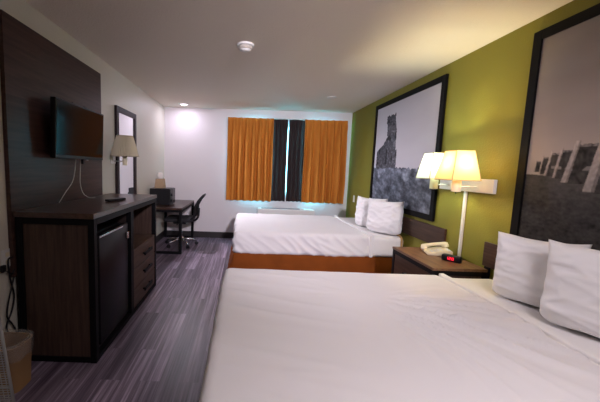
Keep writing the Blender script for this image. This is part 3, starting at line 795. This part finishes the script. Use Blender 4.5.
sd = thing('smoke_detector', 'round white smoke detector on the ceiling', 'smoke detector', (-.03, 2.86, H))
b = BM(); lathe(b, [(.075, -.0005), (.075, -.016), (.066, -.020)], (-.03, 2.86, H), 32); obj('base', b, M['white_plastic'], sd, smooth=True, angle=40)
M['shaded_plastic'] = plain('shaded_white_plastic', (.50, .46, .40), .5)
b = BM(); lathe(b, [(.060, -.018), (.060, -.036), (.050, -.046), (.026, -.050)], (-.03, 2.86, H), 32); obj('cover', b, M['shaded_plastic'], sd, smooth=True, angle=40)
b = BM(); lathe(b, [(.052, -.0455), (.020, -.058)], (-.03, 2.86, H), 24); obj('vent_ring', b, M['white_plastic'], sd, smooth=True)
dl = thing('recessed_downlight', 'lit round recessed downlight in the ceiling above the desk', 'light', (-1.11, 5.60, H))
b = BM(); lathe(b, [(.085, -.0005), (.085, -.006), (.064, -.010), (.064, -.0005)], (-1.11, 5.60, H), 32); obj('trim_ring', b, M['white_plastic'], dl, smooth=True)
b = BM(); lathe(b, [(.062, -.001), (.062, -.004)], (-1.11, 5.60, H), 32); obj('lens', b, M['downlight'], dl)
sp = thing('ceiling_cap', 'small flat white round cap on the ceiling near the window', 'ceiling cap', (1.245, 4.72, H))
b = BM(); lathe(b, [(.07, -.0005), (.07, -.006), (.055, -.012), (.01, -.014)], (1.245, 4.72, H), 32); obj('cover', b, M['white_plastic'], sp, smooth=True, angle=40)

# ------------------------------------------------------------------ trash bin + wire panel, lower left
tr = thing('trash_bin', 'tan waste bin with clear plastic liner beside the dresser', 'bin', (-1.405, 1.765, 0))
def ring_loft(bm, secs, cx, cy, n=40, cap=True, jit=0, seed=0):
    t = bmesh.new(); rings = []
    for k, (rx, ry, z) in enumerate(secs):
        r_ = []
        for i in range(n):
            a = 2 * PI * i / n; c, s = math.cos(a), math.sin(a); e = .5
            x = math.copysign(abs(c) ** e, c); y = math.copysign(abs(s) ** e, s)
            m_ = 1 + jit * noise.noise(Vector((i * .55, k * 1.3, seed))) if jit else 1
            r_.append(t.verts.new((cx + rx * x * m_, cy + ry * y * m_, z + (jit * .12 * noise.noise(Vector((i * .4, k, seed + 3))) if jit else 0))))
        rings.append(r_)
    for a, c in zip(rings, rings[1:]):
        for i in range(n): t.faces.new((a[i], a[(i + 1) % n], c[(i + 1) % n], c[i]))
    if cap: t.faces.new(rings[0][::-1])
    join(bm, t)
b = BM(); ring_loft(b, [(.108, .085, 0), (.118, .095, .27), (.122, .10, .275), (.122, .10, .285), (.114, .091, .285), (.104, .081, .01)], -1.405, 1.765, cap=True); obj('bin_body', b, M['trash_tan'], tr, smooth=True, angle=50)
b = BM(); ring_loft(b, [(.121, .099, .20), (.126, .104, .235), (.124, .103, .265), (.126, .104, .295), (.121, .099, .308), (.110, .088, .285), (.105, .082, .16)], -1.405, 1.765, 56, False, .07, 3); obj('liner', b, M['liner'], tr, smooth=True)
gp = thing('wire_panel', 'pale grey wire-grid panel leaning in the lower left corner beside the bin', 'panel', (-1.38, 1.53, 0))
GM = Matrix.Translation((-1.325, 1.55, 0)) @ Matrix.Rotation(R(3), 4, 'X') @ Matrix.Rotation(R(-4.2), 4, 'Y')
b = BM(); t = bmesh.new(); w_, h_ = .125, .645
out = [(-w_, 0, .008), (-w_, 0, h_ - .04), (-w_ + .012, 0, h_ - .012), (-w_ + .04, 0, h_), (w_ - .04, 0, h_), (w_ - .012, 0, h_ - .012), (w_, 0, h_ - .04), (w_, 0, .008), (-w_, 0, .008)]
tube(t, out, .0085, 8); bmesh.ops.transform(t, matrix=GM, verts=t.verts); join(b, t); obj('frame', b, M['wire'], gp, smooth=True)
b = BM(); t = bmesh.new()
for i in range(44): tube(t, [(-w_, 0, .02 + i * .0142), (w_, 0, .02 + i * .0142)], .0028, 5)
for i in range(9): tube(t, [(-w_ + .025 + i * .025, .003, .01), (-w_ + .025 + i * .025, .003, h_)], .0025, 5)
tube(t, [(-w_, 0, .15), (w_, 0, .15)], .006, 6)
bmesh.ops.transform(t, matrix=GM, verts=t.verts); join(b, t); obj('wire_grid', b, M['wire'], gp)

# ------------------------------------------------------------------ lights
def light(kind, name, loc, energy, col, rot=(0, 0, 0), **kw):
    l = bpy.data.lights.new(name, kind); l.energy = energy; l.color = col
    for k, v in kw.items(): setattr(l, k, v)
    o = bpy.data.objects.new(name, l); COL.objects.link(o); o.location = loc; o.rotation_euler = rot; return o
def aim(a, b): return (Vector(b) - Vector(a)).to_track_quat('-Z', 'Y').to_euler()
light('POINT', 'warm_bulb_light', (LA[0], LA[1], 1.44), 24, (1, .74, .34), shadow_soft_size=.03)
light('POINT', 'cool_bulb_light', (LB[0], LB[1], 1.44), 24, (.95, 1, .78), shadow_soft_size=.03)
light('SPOT', 'downlight_lamp', (-1.11, 5.60, H - .02), 330, (.93, .87, 1), aim((-1.11, 5.6, 2.42), (.8, 4.25, .6)), shadow_soft_size=.05, spot_size=R(88), spot_blend=1)
light('AREA', 'downlight_glow', (-1.11, 5.60, H - .012), 5, (.86, .78, 1), (0, 0, 0), shape='DISK', size=.12)
light('AREA', 'window_daylight', (.80, YF + .20, 1.54), 190, (.20, .76, .95), (R(-90), 0, 0), shape='RECTANGLE', size=1.7, size_y=1.2)
light('SPOT', 'added_far_fill', (.8, -1.0, H - .06), 1080, (.95, .86, 1), aim((.8, -1, 2.38), (.3, 5.9, 1.3)), shadow_soft_size=.15, spot_size=R(57), spot_blend=1)  # added fill spot behind the camera for the far wall and far bed
light('AREA', 'added_near_bed_fill', (.9, .1, H - .04), 21, (1, .90, .98), (R(16), 0, 0), shape='DISK', size=.6, spread=R(130))  # added soft fill, out of view, to brighten the near bed evenly
w = bpy.data.worlds.new('World'); S.world = w; w.use_nodes = True
w.node_tree.nodes['Background'].inputs[0].default_value = (.45, .85, 1, 1); w.node_tree.nodes['Background'].inputs[1].default_value = 3.0

# ------------------------------------------------------------------ camera
F, CXp, CYp, PIT, ROL, CH = 310.906, 243.925, 201.108, .1065, .0319, 1.3646
cp, sp_ = math.cos(PIT), math.sin(PIT); fwd = Vector((0, cp, -sp_)); up = Vector((0, sp_, cp)); rt = Vector((1, 0, 0))
c_, s_ = math.cos(ROL), math.sin(ROL); a_ = rt * c_ + up * s_; b_ = -rt * s_ + up * c_
cam = bpy.data.cameras.new('camera'); co = bpy.data.objects.new('camera', cam); COL.objects.link(co)
co.matrix_world = Matrix(((a_.x, b_.x, -fwd.x, 0), (a_.y, b_.y, -fwd.y, 0), (a_.z, b_.z, -fwd.z, CH), (0, 0, 0, 1)))
cam.sensor_width = 36; cam.lens = F * 36 / 600; cam.shift_x = (300 - CXp) / 600; cam.shift_y = (CYp - 201) / 600
cam.clip_start = .05; S.camera = co
S.view_settings.view_transform = 'Standard'; S.view_settings.exposure = 0
